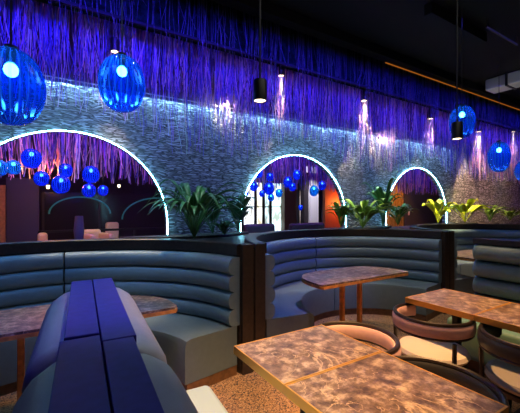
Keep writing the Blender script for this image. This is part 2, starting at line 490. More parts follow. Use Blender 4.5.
planter(BX[1], BX[2], 'dark planter box with green plants between middle and right arches')
planter(BX[2], BX[2]+3.25, 'dark planter box with yellow-green plants at far right')

# ------------------------------------------------------------------ half round booth tables
def half_table(x, y, hw, dep, lb):
    t = empty('half_round_table', (x, y, 0), 0, lb, 'table', 'half round tables in the booths')
    poly = []
    n = 40
    for k in range(n+1):
        a = pi*k/n
        cx_, sx_ = cos(a), sin(a)
        poly.append((hw*math.copysign(abs(cx_)**0.55, cx_), dep*abs(sx_)**0.75))
    poly = [(-hw*0.97, -0.035), (hw*0.97, -0.035)]+poly
    build('table_top', prism(bmesh.new(), poly, 0.735, 0.752), M['marble'], t)
    build('table_edge', prism(bmesh.new(), [(px*1.006, py*1.006-0.002) for px, py in poly], 0.708, 0.735), M['copper'], t)
    for sx in (-1, 1):
        l = build('leg', Box(sx*0.14-0.02, sx*0.14+0.02, 0.21, 0.26, 0.025, 0.708, bevel=0.004), M['copper'], t)
        build('foot_plate', Box(sx*0.14-0.05, sx*0.14+0.05, 0.06, 0.42, 0, 0.025), M['black'], l)
    return t
half_table(-0.06, 2.5, 0.85, 0.55, 'dark marble half round table in the left booth behind the blue bench')
half_table(2.87, 2.44, 0.68, 0.55, 'half round marble table on copper legs in the middle booth')
half_table(6.0, 2.5, 0.75, 0.6, 'marble table in the far right booth partly hidden by the bench back')

# ------------------------------------------------------------------ benches in front
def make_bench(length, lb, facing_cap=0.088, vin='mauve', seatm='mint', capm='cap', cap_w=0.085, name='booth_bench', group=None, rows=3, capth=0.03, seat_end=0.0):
    """back edge on x=0, faces +X, runs from y=0 to y=-length"""
    t = empty(name, (0, 0, 0), 0, lb, 'bench', group)
    L = length
    build('back_panel', Box(0.002, 0.05, -L+0.006, -0.006, 0, 1.13), M['panel'], t)
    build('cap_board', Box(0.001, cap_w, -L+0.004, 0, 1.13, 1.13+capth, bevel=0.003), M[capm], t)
    bm = bmesh.new()
    prof = [(0.055-d, z) for d, z in roll_profile(rows, 0.45, 1.125, 0.13, 0.005)]
    # the rolls' ends are rounded over
    st = [(-0.0, 0.35), (-0.012, 0.72), (-0.035, 0.93), (-0.07, 1.0), (-L+0.07, 1.0), (-L+0.035, 0.93), (-L+0.012, 0.72), (-L+0.0, 0.35)]
    rings = []
    for y, s in st:
        rings.append([bm.verts.new((0.052+(x-0.052)*s, y-0.004 if y > -L/2 else y+0.004, z)) for x, z in prof])
    m = len(prof)
    for i in range(len(rings)-1):
        for k in range(m):
            bm.faces.new((rings[i][k], rings[i][(k+1) % m], rings[i+1][(k+1) % m], rings[i+1][k]))
    bm.faces.new(rings[0]); bm.faces.new(rings[-1])
    build('backrest', bm, M[vin], t, True)
    build('seat', Box(0.062, 0.63, -L+0.006, seat_end, 0.12, 0.455, bevel=0.035, seg=3), M[seatm], t, True)
    build('plinth', Box(0.07, 0.55, -L+0.02, 0.0, 0, 0.12), M['kick'], t)
    return t
rzb = -radians(3.3)
def bench_at(off, along):
    ux, uy = sin(-rzb), cos(-rzb)
    bx, by = 0.147, 1.76
    return (bx-ux*along+off*uy, by-uy*along-off*ux, 0)
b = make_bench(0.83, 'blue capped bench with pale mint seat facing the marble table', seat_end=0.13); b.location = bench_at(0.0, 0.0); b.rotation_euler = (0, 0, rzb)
def bench(lb, along, L, rot180, **k):
    b = make_bench(L, lb, **k)
    if rot180:
        b.location = bench_at(-0.001, along+L); b.rotation_euler = (0, 0, rzb+pi)
    else:
        b.location = bench_at(0.001, along); b.rotation_euler = (0, 0, rzb)
    return b
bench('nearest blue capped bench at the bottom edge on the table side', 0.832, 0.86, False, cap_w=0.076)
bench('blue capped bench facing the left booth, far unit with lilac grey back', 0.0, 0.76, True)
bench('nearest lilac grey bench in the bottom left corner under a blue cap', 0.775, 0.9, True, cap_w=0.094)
rb = make_bench(2.2, 'grey channel-tufted bench with black cap at the right edge', vin='vinyl2', seatm='green', capm='rail', cap_w=0.12, rows=4, capth=0.055)
rb.location = (3.82, -0.42, 0); rb.rotation_euler = (0, 0, pi)

# ------------------------------------------------------------------ square tables
def square_table(x0, x1, y0, y1, lb):
    cx, cy = (x0+x1)/2, (y0+y1)/2
    hx, hy = (x1-x0)/2-0.001, (y1-y0)/2-0.001
    t = empty('dining_table', (cx, cy, 0), 0, lb, 'table', 'square marble tables with brass edges')
    e = 0.008
    build('table_top', Box(-hx+e, hx-e, -hy+e, hy-e, 0.73, 0.75), M['marble'], t)
    bm = bmesh.new()
    box(bm, -hx, hx, -hy, -hy+e, 0.709, 0.7515); box(bm, -hx, hx, hy-e, hy, 0.709, 0.7515)
    box(bm, -hx, -hx+e, -hy+e, hy-e, 0.709, 0.7515); box(bm, hx-e, hx, -hy+e, hy-e, 0.709, 0.7515)
    build('brass_edge', bm, M['brass'], t)
    build('under_board', Box(-hx+e, hx-e, -hy+e, hy-e, 0.716, 0.73), M['panel'], t)
    build('pedestal', tube(bmesh.new(), [(0, 0, 0.03), (0, 0, 0.716)], 0.035, 16), M['black'], t, True)
    build('foot_plate', Box(-0.2, 0.2, -0.18, 0.18, 0, 0.03, bevel=0.006), M['black'], t)
    return t
square_table(0.82, 1.455, 1.14, 1.605, 'brown marble table with brass edge, warm lit, left half of front pair')
square_table(0.82, 1.455, 0.57, 1.139, 'dark veined marble table at the bottom edge, nearest of all tables')
square_table(2.49, 3.08, 1.19, 1.725, 'brown marble table on the right beside the black capped bench')
square_table(2.49, 3.08, 0.6, 1.189, 'marble table cut by the right edge of the photo')

# ------------------------------------------------------------------ barrel chairs
def make_chair(lb, band, seatm, r=0.29):
    """faces +X, open front"""
    t = empty('barrel_chair', (0, 0, 0), 0, lb, 'chair')
    a0, a1 = radians(62), radians(298)
    prof = [(r-0.02, 0.595), (r+0.012, 0.595), (r+0.02, 0.61), (r+0.02, 0.665), (r+0.012, 0.68), (r-0.02, 0.68), (r-0.03, 0.665), (r-0.03, 0.61)]
    build('back_band', sweep_arc(bmesh.new(), prof, (0, 0), a0, a1, 40), M[band], t, True)
    for z in (0.588, 0.688):
        build('band_rail', tube(bmesh.new(), [(r*cos(a0+(a1-a0)*k/40), r*sin(a0+(a1-a0)*k/40), z) for k in range(41)], 0.0145, 8), M['trimwood'], t, True)
    bm = bmesh.new()
    lathe(bm, [(0, 0.375), (r-0.05, 0.375), (r-0.025, 0.39), (r-0.015, 0.41), (r-0.03, 0.435), (r-0.08, 0.447), (0, 0.452)], 40)
    build('seat', bm, M[seatm], t, True)
    build('seat_frame', lathe(bmesh.new(), [(0, 0.345), (r-0.03, 0.345), (r-0.03, 0.374), (0, 0.374)], 40), M['trimwood'], t)
    for a in (118, 242):
        a = radians(a)
        build('leg', tube(bmesh.new(), [(1.1*r*cos(a), 1.1*r*sin(a), 0), (0.98*r*cos(a), 0.98*r*sin(a), 0.36), (r*cos(a), r*sin(a), 0.56)], [0.012, 0.017, 0.015], 8), M['trimwood'], t, True)
    for a in (48, 312):
        a = radians(a)
        build('leg', tube(bmesh.new(), [(1.0*r*cos(a), 1.0*r*sin(a), 0), (0.84*r*cos(a), 0.84*r*sin(a), 0.36)], [0.012, 0.017], 8), M['trimwood'], t, True)
    return t
c = make_chair('round backed pink chair pushed under the near warm lit marble table', 'pink', 'taupe', 0.262); c.location = (1.58, 1.46, 0); c.rotation_euler = (0, 0, pi+0.05)
c = make_chair('round backed pink chair with bright cream seat at the right table', 'pink', 'cream', 0.265); c.location = (2.46, 1.47, 0)
c = make_chair('black round backed chair at the bottom edge beside veined table', 'blackv', 'copper', 0.275); c.location = (1.46, 0.88, 0); c.rotation_euler = (0, 0, pi)
c = make_chair('black round backed chair with taupe seat at the right edge', 'blackv', 'taupe', 0.272); c.location = (2.57, 0.88, 0)

# ------------------------------------------------------------------ pendant lamps
def egg(rx, rz, n=14):
    p = []
    for k in range(n+1):
        t = pi*k/n
        z = -cos(t)*rz
        p.append((rx*sin(t)**0.85 if 0 < k < n else 0.0, z))
    return p
def globe(x, y, Y, rpx, aspect, lb, group, top, gm='glass', bm_='bulb', n=96, z_off=0.18, cord=True, parts=True):
    p = at(x, y, Y); r = rpx*mpx(x, Y)*(0.852-0.524*(x-260)/F)**0.0
    rz = r*aspect
    t = empty('globe_pendant', p, 0, lb, 'pendant lamp', group)
    prof = egg(r, rz, 18 if n > 40 else 12)
    prof[-1] = (r*0.16, rz*0.985)
    build('glass_globe', lathe(bmesh.new(), prof, n, rib=0.03 if n > 40 else 0.0, nr=24), M[gm], t, True)
    br = r*0.22
    build('bulb', lathe(bmesh.new(), [(br*sin(pi*k/10) if 0 < k < 10 else 0, -br*cos(pi*k/10)*1.1+rz*0.45) for k in range(11)], 16), M[bm_], t, True)
    if parts:
        build('cap', lathe(bmesh.new(), [(0, rz*0.62), (r*0.13, rz*0.64), (r*0.15, rz*0.95), (r*0.2, rz*1.0), (r*0.2, rz*1.08), (0, rz*1.12)], 16), M['black'], t, True)
    build('cord', tube(bmesh.new(), [(0, 0, rz*1.1), (0, 0, top-p.z)], 0.005, 6), M['cord'], t)
    return t
globe(11, 87, 2.1, 29, 1.3, 'large blue glass globe pendant cut by the left edge', 'blue globes over the booths', CZ)
globe(122, 84, 2.5, 21.5, 1.3, 'blue ribbed glass globe pendant hanging over the left booth', 'blue globes over the booths', CZ)
globe(462, 122, 2.4, 11.5, 1.4, 'dark blue globe pendant partly behind the right black downlight', 'blue globes over the booths', CZ, n=64)
globe(499, 157, 2.9, 9.5, 1.6, 'bright blue globe pendant at right against the brown stone', 'blue globes over the booths', CZ, n=64)
globe(524, 171, 2.6, 7.5, 1.4, 'blue globe pendant just cut by the right edge', 'blue globes over the booths', CZ, n=48)

def downlight(x, y, Y, rpx, hpx, lb, power=0, ang=50, group='black cylinder downlights', lens='lens'):
    p = at(x, y, Y); m = mpx(x, Y); r = rpx*m; h = hpx*m
    t = empty('cylinder_downlight', p, 0, lb, 'downlight', group)
    build('housing', lathe(bmesh.new(), [(r*0.86, 0), (r, 0), (r, h), (r*0.95, h*1.03), (0, h*1.03)], 24), M['black'], t, True)
    build('lens', lathe(bmesh.new(), [(0, h*0.03), (r*0.86, h*0.03), (r*0.86, h*0.06), (0, h*0.06)], 24), M[lens], t)
    build('stem', tube(bmesh.new(), [(0, 0, h), (0, 0, CZ-p.z)], 0.008, 8), M['black'], t)
    if power:
        s = spot('downlight_beam', (p.x, p.y, p.z-0.02), (p.x, p.y+0.02, 0), (1.0, 0.72, 0.42), power, ang, 0.5, 0.03)
    return t
downlight(260, 101, 1.9, 6.8, 20, 'black cylinder downlight on a long stem in front of the wall', 25, 60)
downlight(457, 139, 1.9, 5, 16, 'black cylinder downlight in front of the blue globe at right', 25, 60)
WARMY = 4.1
downlight(115, 52, WARMY, 4.2, 13, 'small downlight among the strings above the left globe', 378, 46, 'small downlights among the strings')
downlight(281, 76, WARMY, 3.2, 11, 'small downlight among the strings right of the long stem', 324, 40, 'small downlights among the strings')
downlight(364, 101, WARMY, 3.4, 12, 'small downlight among the strings above the right foot of the middle arch', 540, 44, 'small downlights among the strings')
downlight(430, 119, WARMY, 3.2, 12, 'small downlight among the strings left of the right downlight', 630, 44, 'small downlights among the strings')
downlight(478, 132, WARMY, 3, 11, 'small downlight among the strings over the yellow plant', 520, 55, 'small downlights among the strings')
downlight(512, 132, WARMY, 3, 11, 'small downlight among the strings at the right edge', 520, 60, 'small downlights among the strings')

# accent spots that throw warm pools on the ledge
for (x, y, lb) in ((225, 60, 'small accent spot glowing at the ledge left of the long stemmed downlight'), (379, 96, 'small accent spot glowing at the ledge between the middle and right arches')):
    p = at(x, y+42, 4.12); q = at(x, y+49, WY)
    t = empty('accent_spotlight', p, 0, lb, 'spotlight', 'accent spotlights on the ledge')
    d = (q-p).normalized()
    build('housing', tube(bmesh.new(), [tuple(-d*0.04), tuple(d*0.04)], 0.02, 14), M['black'], t, True)
    build('lens', tube(bmesh.new(), [tuple(d*0.041), tuple(d*0.046)], 0.017, 14), M['lens'], t)
    build('stem', tube(bmesh.new(), [tuple(-d*0.03), (0, 0, CZ-p.z)], 0.006, 6), M['black'], t)
    spot('accent_beam', p+d*0.06, q, (1.0, 0.7, 0.42), 110, 130, 1.0, 0.02)

# ------------------------------------------------------------------ string curtains
def strings(name, n, xr, yr, top, zfun, lb, palette, r0=0.003, amp=0.03, loose=0.07):
    rnd = random.Random(hash(name) % 1000 if False else len(name)*13+n)
    verts, faces, cols = [], [], []
    for i in range(n):
        x = rnd.uniform(*xr); y = rnd.uniform(*yr)
        z1 = zfun(x, y, rnd)
        if z1 is None: continue
        tp = top(rnd) if callable(top) else top
        if tp-z1 < 0.15: continue
        k = max(5, int((tp-z1)/0.14))
        ph1, ph2 = rnd.uniform(0, 6.28), rnd.uniform(0, 6.28)
        f1, f2 = rnd.uniform(2, 7), rnd.uniform(7, 16)
        a1, a2 = rnd.uniform(0, amp), rnd.uniform(0, amp*0.4)
        dr = rnd.gauss(0, loose); dry = rnd.gauss(0, 0.02)
        r = r0*rnd.uniform(0.6, 1.5)
        c = rnd.choice(palette); c = [min(1, v*rnd.uniform(0.6, 1.15)) for v in c]
        base = len(verts)
        for j in range(k+1):
            s = j/k; z = tp+(z1-tp)*s
            px = x+dr*s*s+a1*s*sin(f1*z+ph1)+a2*sin(f2*z+ph2)
            py = min(max(y+dry*s+a1*0.5*s*cos(f1*z+ph2), yr[0]-0.06), yr[1]+0.01)
            for q in range(3):
                verts.append((px+r*cos(q*2.094), py+r*sin(q*2.094), z)); cols.append((*c, 1))
        for j in range(k):
            for q in range(3):
                q2 = (q+1) % 3
                faces.append((base+j*3+q, base+j*3+q2, base+j*3+3+q2, base+j*3+3+q))
    me = bpy.data.meshes.new(name); me.from_pydata(verts, [], faces)
    ca = me.color_attributes.new('yarn', 'FLOAT_COLOR', 'POINT')
    ca.data.foreach_set('color', [v for c in cols for v in c])
    me.materials.append(M['yarn'])
    me.polygons.foreach_set('use_smooth', [True]*len(me.polygons))
    o = bpy.data.objects.new(name, me); COL.objects.link(o)
    o['kind'] = 'stuff'; tag(o, lb, 'string curtain')
    return o
PAL = [(0.85, 0.78, 0.8), (0.22, 0.16, 0.75), (0.12, 0.1, 0.6), (0.1, 0.1, 0.5), (0.4, 0.18, 0.65), (0.75, 0.45, 0.65), (0.06, 0.05, 0.3)]
def zmain(x, y, rnd):
    q = rnd.random(); deep = 0.34 if x < 1.6 else 0.6
    base = rnd.uniform(2.18, 2.85) if q < deep else rnd.uniform(2.92, 3.12)
    for a in ARCH:
        d = abs(x-a)
        if d < AR+0.1:
            base = max(base, ACZ+sqrt((AR+0.1)**2-d*d)+rnd.uniform(0.1, 0.3))
    return base
strings('string_curtain', 5200, (X0+0.1, X1-0.2), (4.06, WY-0.13), 3.66, zmain, 'dense blue and violet hanging string curtain over the stone wall', PAL)

strings('string_curtain', 1000, (X0+0.1, X1-0.2), (3.88, 3.96), CZ-0.005, lambda x, y, r: r.uniform(2.9, 3.9), 'sparse upper strings hanging before the dark bulkhead band under the ceiling', [tuple(v*0.08 for v in c) for c in PAL], r0=0.004)  # palette darkened so these strings look dimly lit

# ------------------------------------------------------------------ plants
def plant(loc, n, h, w, lmat, lb, group, seed, lw=0.05, name='leafy_plant', droop=1.0, arc=(0, 6.283)):
    rnd = random.Random(seed)
    t = empty(name, loc, 0, lb, 'plant', group)
    bm = bmesh.new(); bs = bmesh.new()
    for i in range(n):
        a = arc[0]+(arc[1]-arc[0])*(i+rnd.uniform(0, 0.8))/n
        L = h*rnd.uniform(0.75, 1.15); reach = w*rnd.uniform(0.35, 1.0)
        up = L*rnd.uniform(0.7, 1.0)
        dx, dy = cos(a), sin(a)
        side = Vector((-dy, dx if dy < 0.3 else dx*0.4, 0))
        # petiole from the root to where the blade starts
        lim = WY-0.1-loc[1]-lw*0.3
        def zl(z, y): return z if (droop > 1.3 and y < -0.3) else max(z, 0.015)
        def pos(s):
            return Vector((dx*reach*s**1.3, min(dy*reach*s**1.3, lim*s), zl(up*(1.5*s-0.75*droop*s*s*s), min(dy*reach*s**1.3, lim*s))))
        s0 = 0.35
        tube(bs, [tuple(pos(0)+Vector((0, 0, 0.0))), tuple(pos(s0*0.5)), tuple(pos(s0))], 0.0045, 5)
        rows = []
        m = 8
        ww = lw*rnd.uniform(0.75, 1.25)
        for k in range(m+1):
            s = s0+(1-s0)*k/m
            p = pos(s); q = k/m
            wdt = ww*(sin(pi*min(1, q*0.94+0.04)**0.75))
            tw = Vector((0, 0, wdt*0.35))
            rows.append([bm.verts.new(p-side*wdt+tw), bm.verts.new(p), bm.verts.new(p+side*wdt+tw)])
        for k in range(m):
            for j in range(2):
                bm.faces.new((rows[k][j], rows[k][j+1], rows[k+1][j+1], rows[k+1][j]))
    build('stems', bs, M[lmat], t, True)
    o = build('leaves', bm, M[lmat], t, True)
    sol = o.modifiers.new('thickness', 'SOLIDIFY'); sol.thickness = 0.002
    return t
PZ = 1.15
def pl(x, Y, **k):
    p = at(x, 230, Y); return plant((p.x, p.y, PZ), **k)
G1 = 'dark plants left of the middle arch'; G2 = 'green plants between the middle and right arches'; G3 = 'yellow-green plants on the right planter'
pl(194, 3.5, n=44, h=0.82, w=0.72, lmat='leaf', lb='largest dark green plant beside the left arch with drooping pointed leaves', group=G1, seed=3, lw=0.036, droop=1.32)
pl(213, 3.95, n=14, h=0.6, w=0.4, lmat='leaf', lb='small dark plant just right of the largest dark plant', group=G1, seed=5, lw=0.045)
pl(238, 4.05, n=13, h=0.62, w=0.34, lmat='leaf', lb='upright dark plant at the left foot of the middle arch', group=G1, seed=8, lw=0.075)
pl(224, 3.75, n=30, h=0.24, w=0.26, lmat='leaf', lb='low dark groundcover plant in front of the stone between arches', group=G1, seed=9, lw=0.03)
pl(341, 4.12, n=18, h=0.56, w=0.45, lmat='leaf2', lb='green plant at the right foot of the middle arch', group=G2, seed=10, lw=0.055)
pl(363, 3.85, n=26, h=0.56, w=0.7, lmat='leaf2', lb='broad green plant in front of stone between middle and right arches', group=G2, seed=11, lw=0.06)
pl(383, 3.95, n=22, h=0.95, w=0.45, lmat='leaf', lb='tall dark plant at the left foot of the right arch', group=G2, seed=12, lw=0.06)
pl(398, 4.05, n=22, h=0.52, w=0.45, lmat='leaf2', lb='small olive plant before the orange slats in the right arch', group=G2, seed=14, lw=0.045)
pl(438, 4.12, n=11, h=0.62, w=0.75, lmat='leaf3', lb='yellow-green plant at the right foot of the right arch', group=G3, seed=15, lw=0.09)
pl(465, 4.05, n=14, h=0.62, w=0.85, lmat='leaf3', lb='broad yellow-green plant against warm lit brown stone', group=G3, seed=16, lw=0.09)
pl(490, 4.08, n=21, h=0.48, w=0.5, lmat='leaf2', lb='darker spiky green plant right of the broad yellow-green plant', group=G3, seed=17, lw=0.045)
pl(510, 4.08, n=18, h=0.36, w=0.5, lmat='leaf2', lb='low olive plant at the right edge on the planter', group=G3, seed=18, lw=0.05)
for x, w in ((8.75, 480), (9.8, 280), (11.2, 120)):
    spot('stone_beam', (x, 3.5, 3.4), (x+0.1, 4.4, 1.75), (1.0, 0.5, 0.18), w, 44)
spot('duct_beam', (7.2, 1.5, 2.9), (8.0, 2.6, 4.1), (0.95, 0.9, 0.75), 25, 60)  # spot without a fixture, added to brighten the duct
def plant_beam(x, Y, c, w, deg):
    p = at(x, 220, Y); spot('plant_beam', (p.x-0.1, Y-0.45, 3.95), (p.x, Y+0.05, 1.35), c, w, deg)
plant_beam(194, 3.5, (0.6, 0.85, 0.75), 120, 26)
plant_beam(363, 3.9, (1.0, 0.85, 0.4), 260, 26)
plant_beam(386, 3.9, (1.0, 0.8, 0.45), 220, 22)
plant_beam(438, 4.05, (1.0, 0.85, 0.3), 750, 24)
plant_beam(465, 4.05, (1.0, 0.8, 0.3), 800, 26)
plant_beam(494, 4.05, (1.0, 0.72, 0.4), 220, 34)

# ------------------------------------------------------------------ ceiling services
t = empty('air_duct', (8.0, 1.9, 4.0), 0, 'pale grey air duct under the black ceiling at the right edge', 'duct')
M['duct'] = mat('galvanised_duct', (0.5, 0.5, 0.48), 0.5, metal=0.2)
build('duct_body', Box(-0.2, 0.2, -2.2, 1.6, 0, 0.24, bevel=0.03), M['duct'], t)
for y in (-1.2, 0.0, 1.2):
    build('flange', Box(-0.22, 0.22, y-0.02, y+0.02, -0.015, 0.249), M['black'], t)
t = empty('ceiling_track', (5.8, 2.36, 4.12), 0, 'thin metal rail hanging below the black ceiling at upper right', 'light track')
build('rail', Box(-0.5, 0.5, -0.012, 0.012, -0.012, 0.012), M['black'], t)
for x in (-0.48, 0.48):
    build('hanger', tube(bmesh.new(), [(x, 0, 0.01), (x, 0, 0.129)], 0.008, 6), M['black'], t)
t = empty('ceiling_brace', (5.0, 2.6, 4.1), 0, 'black diagonal brace bar under the ceiling at upper right', 'brace')
build('bar', Box(-0.75, 0.75, -0.05, 0.05, 0.0, 0.149), M['ceiling'], t)

# ------------------------------------------------------------------ room beyond the arches
BZ = 3.4; BF = 9.4
struct('ceiling_2', Box(X0, X1, WY+0.37, YB+3, BZ, BZ+0.1), M['ceiling'])
struct('wall_back_far', Box(X0, 4.6, BF, BF+0.1, 0, BZ), M['dark'])
struct('wall_back_right', Box(8.6, X1, BF, BF+0.1, 0, BZ), M['dark'])
area('back_violet', (1.0, 5.1, 3.3), (1.0, 6.0, 2.4), (0.4, 0.12, 1.0), 170, 7, 0.1)
area('back_violet_second', (8.0, 5.1, 3.3), (8.0, 6.2, 2.4), (0.35, 0.1, 1.0), 90, 7, 0.1)
area('back_pink', (1.5, 5.0, 3.3), (1.2, 6.2, 2.2), (1.0, 0.3, 0.7), 14, 2.5, 0.1)
def zback(x, y, rnd): return rnd.uniform(1.88, 2.35)
strings('string_curtain', 2600, (-1.5, 12.5), (5.45, 6.1), BZ-0.005, zback, 'violet hanging strings seen through the arches in the room beyond', PAL, r0=0.006)

M['mullion'] = mat('dark_mullion', (0.03, 0.025, 0.03), 0.5)
M['plum'] = mat('plum_panel', (0.05, 0.055, 0.1), 0.6)
M['amber'] = mat('amber_wood', (0.4, 0.22, 0.06), 0.5, noise=0.3)
M['teal_reflection'] = mat('teal_reflection', (0.05, 0.28, 0.27), 0.4, emit=(0.05, 0.4, 0.4), es=0.12)  # teal glow stands in for LED arches reflected in the dark glass
M['redwall'] = mat('red_orange_wall', (0.42, 0.07, 0.03), 0.6)
M['white'] = mat('white_column', (0.75, 0.74, 0.78), 0.6)
M['brown'] = mat('brown_column', (0.13, 0.07, 0.05), 0.6)
M['beige'] = mat('beige_fabric', (0.7, 0.6, 0.36), 0.7)
M['glass_dark'] = mat('smoked_partition', (0.03, 0.028, 0.03), 0.15)

# ---- seen through the left arch
YL = 7.6
def span(xa, xb, Y): return at(xa, 200, Y).x, at(xb, 200, Y).x
xa, xb = span(41, 166, YL)
t = empty('glazed_partition', ((xa+xb)/2, YL, 0), 0, 'dark glazed partition with faint teal reflected arches seen through the left arch', 'partition')
w = (xb-xa)/2+0.9
build('panel', Box(-(xb-xa)/2, w, 0, 0.05, 0, at(90, 193, YL).z), M['glass_dark'], t)
for px in (43, 99.5):
    ox = at(px, 200, YL).x-t.location.x
    build('mullion', Box(ox-0.02, ox+0.02, -0.02, -0.001, 0, at(90, 193, YL).z), M['mullion'], t)
for (l, r, ap) in ((49, 110, 197), (122, 190, 198)):
    pL = at(l, 225, YL); pR = at(r, 225, YL)
    rad = (pR.x-pL.x)/2; ctr = (pR.x+pL.x)/2-t.location.x
    zc = at((l+r)/2, ap, YL).z-rad*0.62
    bm = bmesh.new()
    tube(bm, [(ctr-rad*cos(pi*k/30), -0.02, zc+rad*0.62*sin(pi*k/30)) for k in range(31)], 0.016, 6)
    build('teal_arch', bm, M['teal_reflection'], t, True)
# plum panel and amber post at far left
xa, xb = span(6, 39, 7.2)
tag(build('plum_screen', Box(xa, xb, 7.2, 7.28, 0, at(20, 178, 7.2).z), M['plum']), 'tall dull plum screen at the left inside the left arch', 'screen')
xa, xb = span(-1, 5, 7.0)
tag(build('amber_post', Box(xa, xb, 7.0, 7.1, 0, at(2, 185, 7.0).z), M['amber']), 'amber wooden post at the left edge inside the left arch', 'post')
# orange lamp glow behind the strings
p = at(48, 172, 6.3)
lo = bpy.data.lights.new('orange_lamp', 'POINT'); lo.color = (1, 0.3, 0.05); lo.energy = 32; lo.shadow_soft_size = 0.1
oo = bpy.data.objects.new('orange_lamp', lo); COL.objects.link(oo); oo.location = (p.x, 5.75, p.z)
p = at(48, 187, 6.9)
t = empty('sconce', p, 0, 'small warm wall lamp glowing under the globes in the left arch', 'lamp')
build('shade', lathe(bmesh.new(), [(0.022, -0.03), (0.028, 0.03), (0.0, 0.03)], 16), emis('warm_shade', (1, 0.7, 0.35), 5), t)
build('stem', tube(bmesh.new(), [(0, 0, 0.03), (0, 0, BZ-p.z)], 0.006, 6), M['black'], t)
p = at(119, 186, 6.9)
t = empty('sconce', p, 0, 'tiny warm lamp right of the globes in the left arch', 'lamp')
build('shade', lathe(bmesh.new(), [(0.02, -0.025), (0.025, 0.025), (0.0, 0.025)], 16), emis('warm_shade_small', (1, 0.75, 0.5), 5), t)
build('stem', tube(bmesh.new(), [(0, 0, 0.025), (0, 0, BZ-p.z)], 0.006, 6), M['black'], t)
for (x, y, lb) in ((126, 182, 'small black lamp right of the tiny warm lamp in the left arch'), (6, 181, 'small black lamp at the far left inside the left arch')):
    downlight(x, y+4, 6.6, 3.2, 7, lb, 0, 50, None, 'black') if False else None
# counter rail and seats
xa, xb = span(38, 175, 6.9)
t = empty('low_divider', ((xa+xb)/2, 6.9, 0), 0, 'low dark divider with top bar seen through the left arch', 'divider')
zt = at(100, 229, 6.9).z
hw = (xb-xa)/2
build('top_bar', Box(-hw, hw, -0.03, 0.03, zt-0.04, zt), M['black'], t)
for x in (-hw+0.05, -hw*0.33, hw*0.33, hw-0.05):
    build('post', Box(x-0.02, x+0.02, -0.02, 0.02, 0, zt-0.04), M['black'], t)
def armchair(x, Y, w, top, lb, solid):
    p = at(x, 230, Y); hw = w*mpx(x, Y)/2; zt = at(x, top, Y).z
    t = empty('armchair', (p.x, Y, 0), 0.2, lb, 'chair', 'pale seats beyond the left arch')
    zs = 0.45
    build('seat', Box(-hw, hw, -0.3, 0.3, 0.2, zs, bevel=0.04), M['beige'], t)
    build('backrest', Box(-hw, hw, 0.22, 0.34, zs-0.02, zt, bevel=0.05, seg=3), M['beige'], t)
    for s in (-1, 1):
        build('arm', Box(s*hw-0.05, s*hw+0.05, -0.3, 0.25, zs-0.01, zt-0.06 if not solid else zs+0.2, bevel=0.03), M['beige'], t)
        for yy in (-0.24, 0.26):
            build('leg', tube(bmesh.new(), [(s*(hw-0.06), yy, 0), (s*(hw-0.06), yy, 0.21)], 0.018, 8), M['black'], t)
    return t
armchair(97, 6.4, 17, 230, 'low beige open armchair behind the planter in the left arch', False)
armchair(117, 7.25, 13, 222.5, 'taller cream backed chair right of the beige armchair', True)
armchair(46, 6.4, 9, 233.5, 'small amber lit seat at the left inside the left arch', True)
spot('back_seat_beam', (at(107, 200, 6.2).x, 6.1, 3.3), (at(107, 232, 6.9).x, 6.9, 0.9), (1, 0.82, 0.6), 75, 34)
spot('back_seat_beam_small', (at(44, 200, 6.2).x, 6.1, 3.3), (at(44, 232, 6.9).x, 6.9, 0.9), (1, 0.6, 0.25), 60, 18)
# dark vase
p = at(79, 238, 5.8)
t = empty('tall_vase', (p.x, 5.8, 0), 0, 'tall dark purple vase on a stand left of the beige armchair', 'vase')
zt = at(79, 216, 5.8).z; zb = at(79, 240, 5.8).z
build('stand', Box(-0.12, 0.12, -0.12, 0.12, 0, zb, bevel=0.01), M['black'], t)
build('body', lathe(bmesh.new(), [(0, 0), (0.06, 0), (0.075, (zt-zb)*0.4), (0.06, (zt-zb)*0.8), (0.055, zt-zb), (0.045, zt-zb), (0, (zt-zb)*0.9)], 20), M['plum'], t, True, (0, 0, zb))

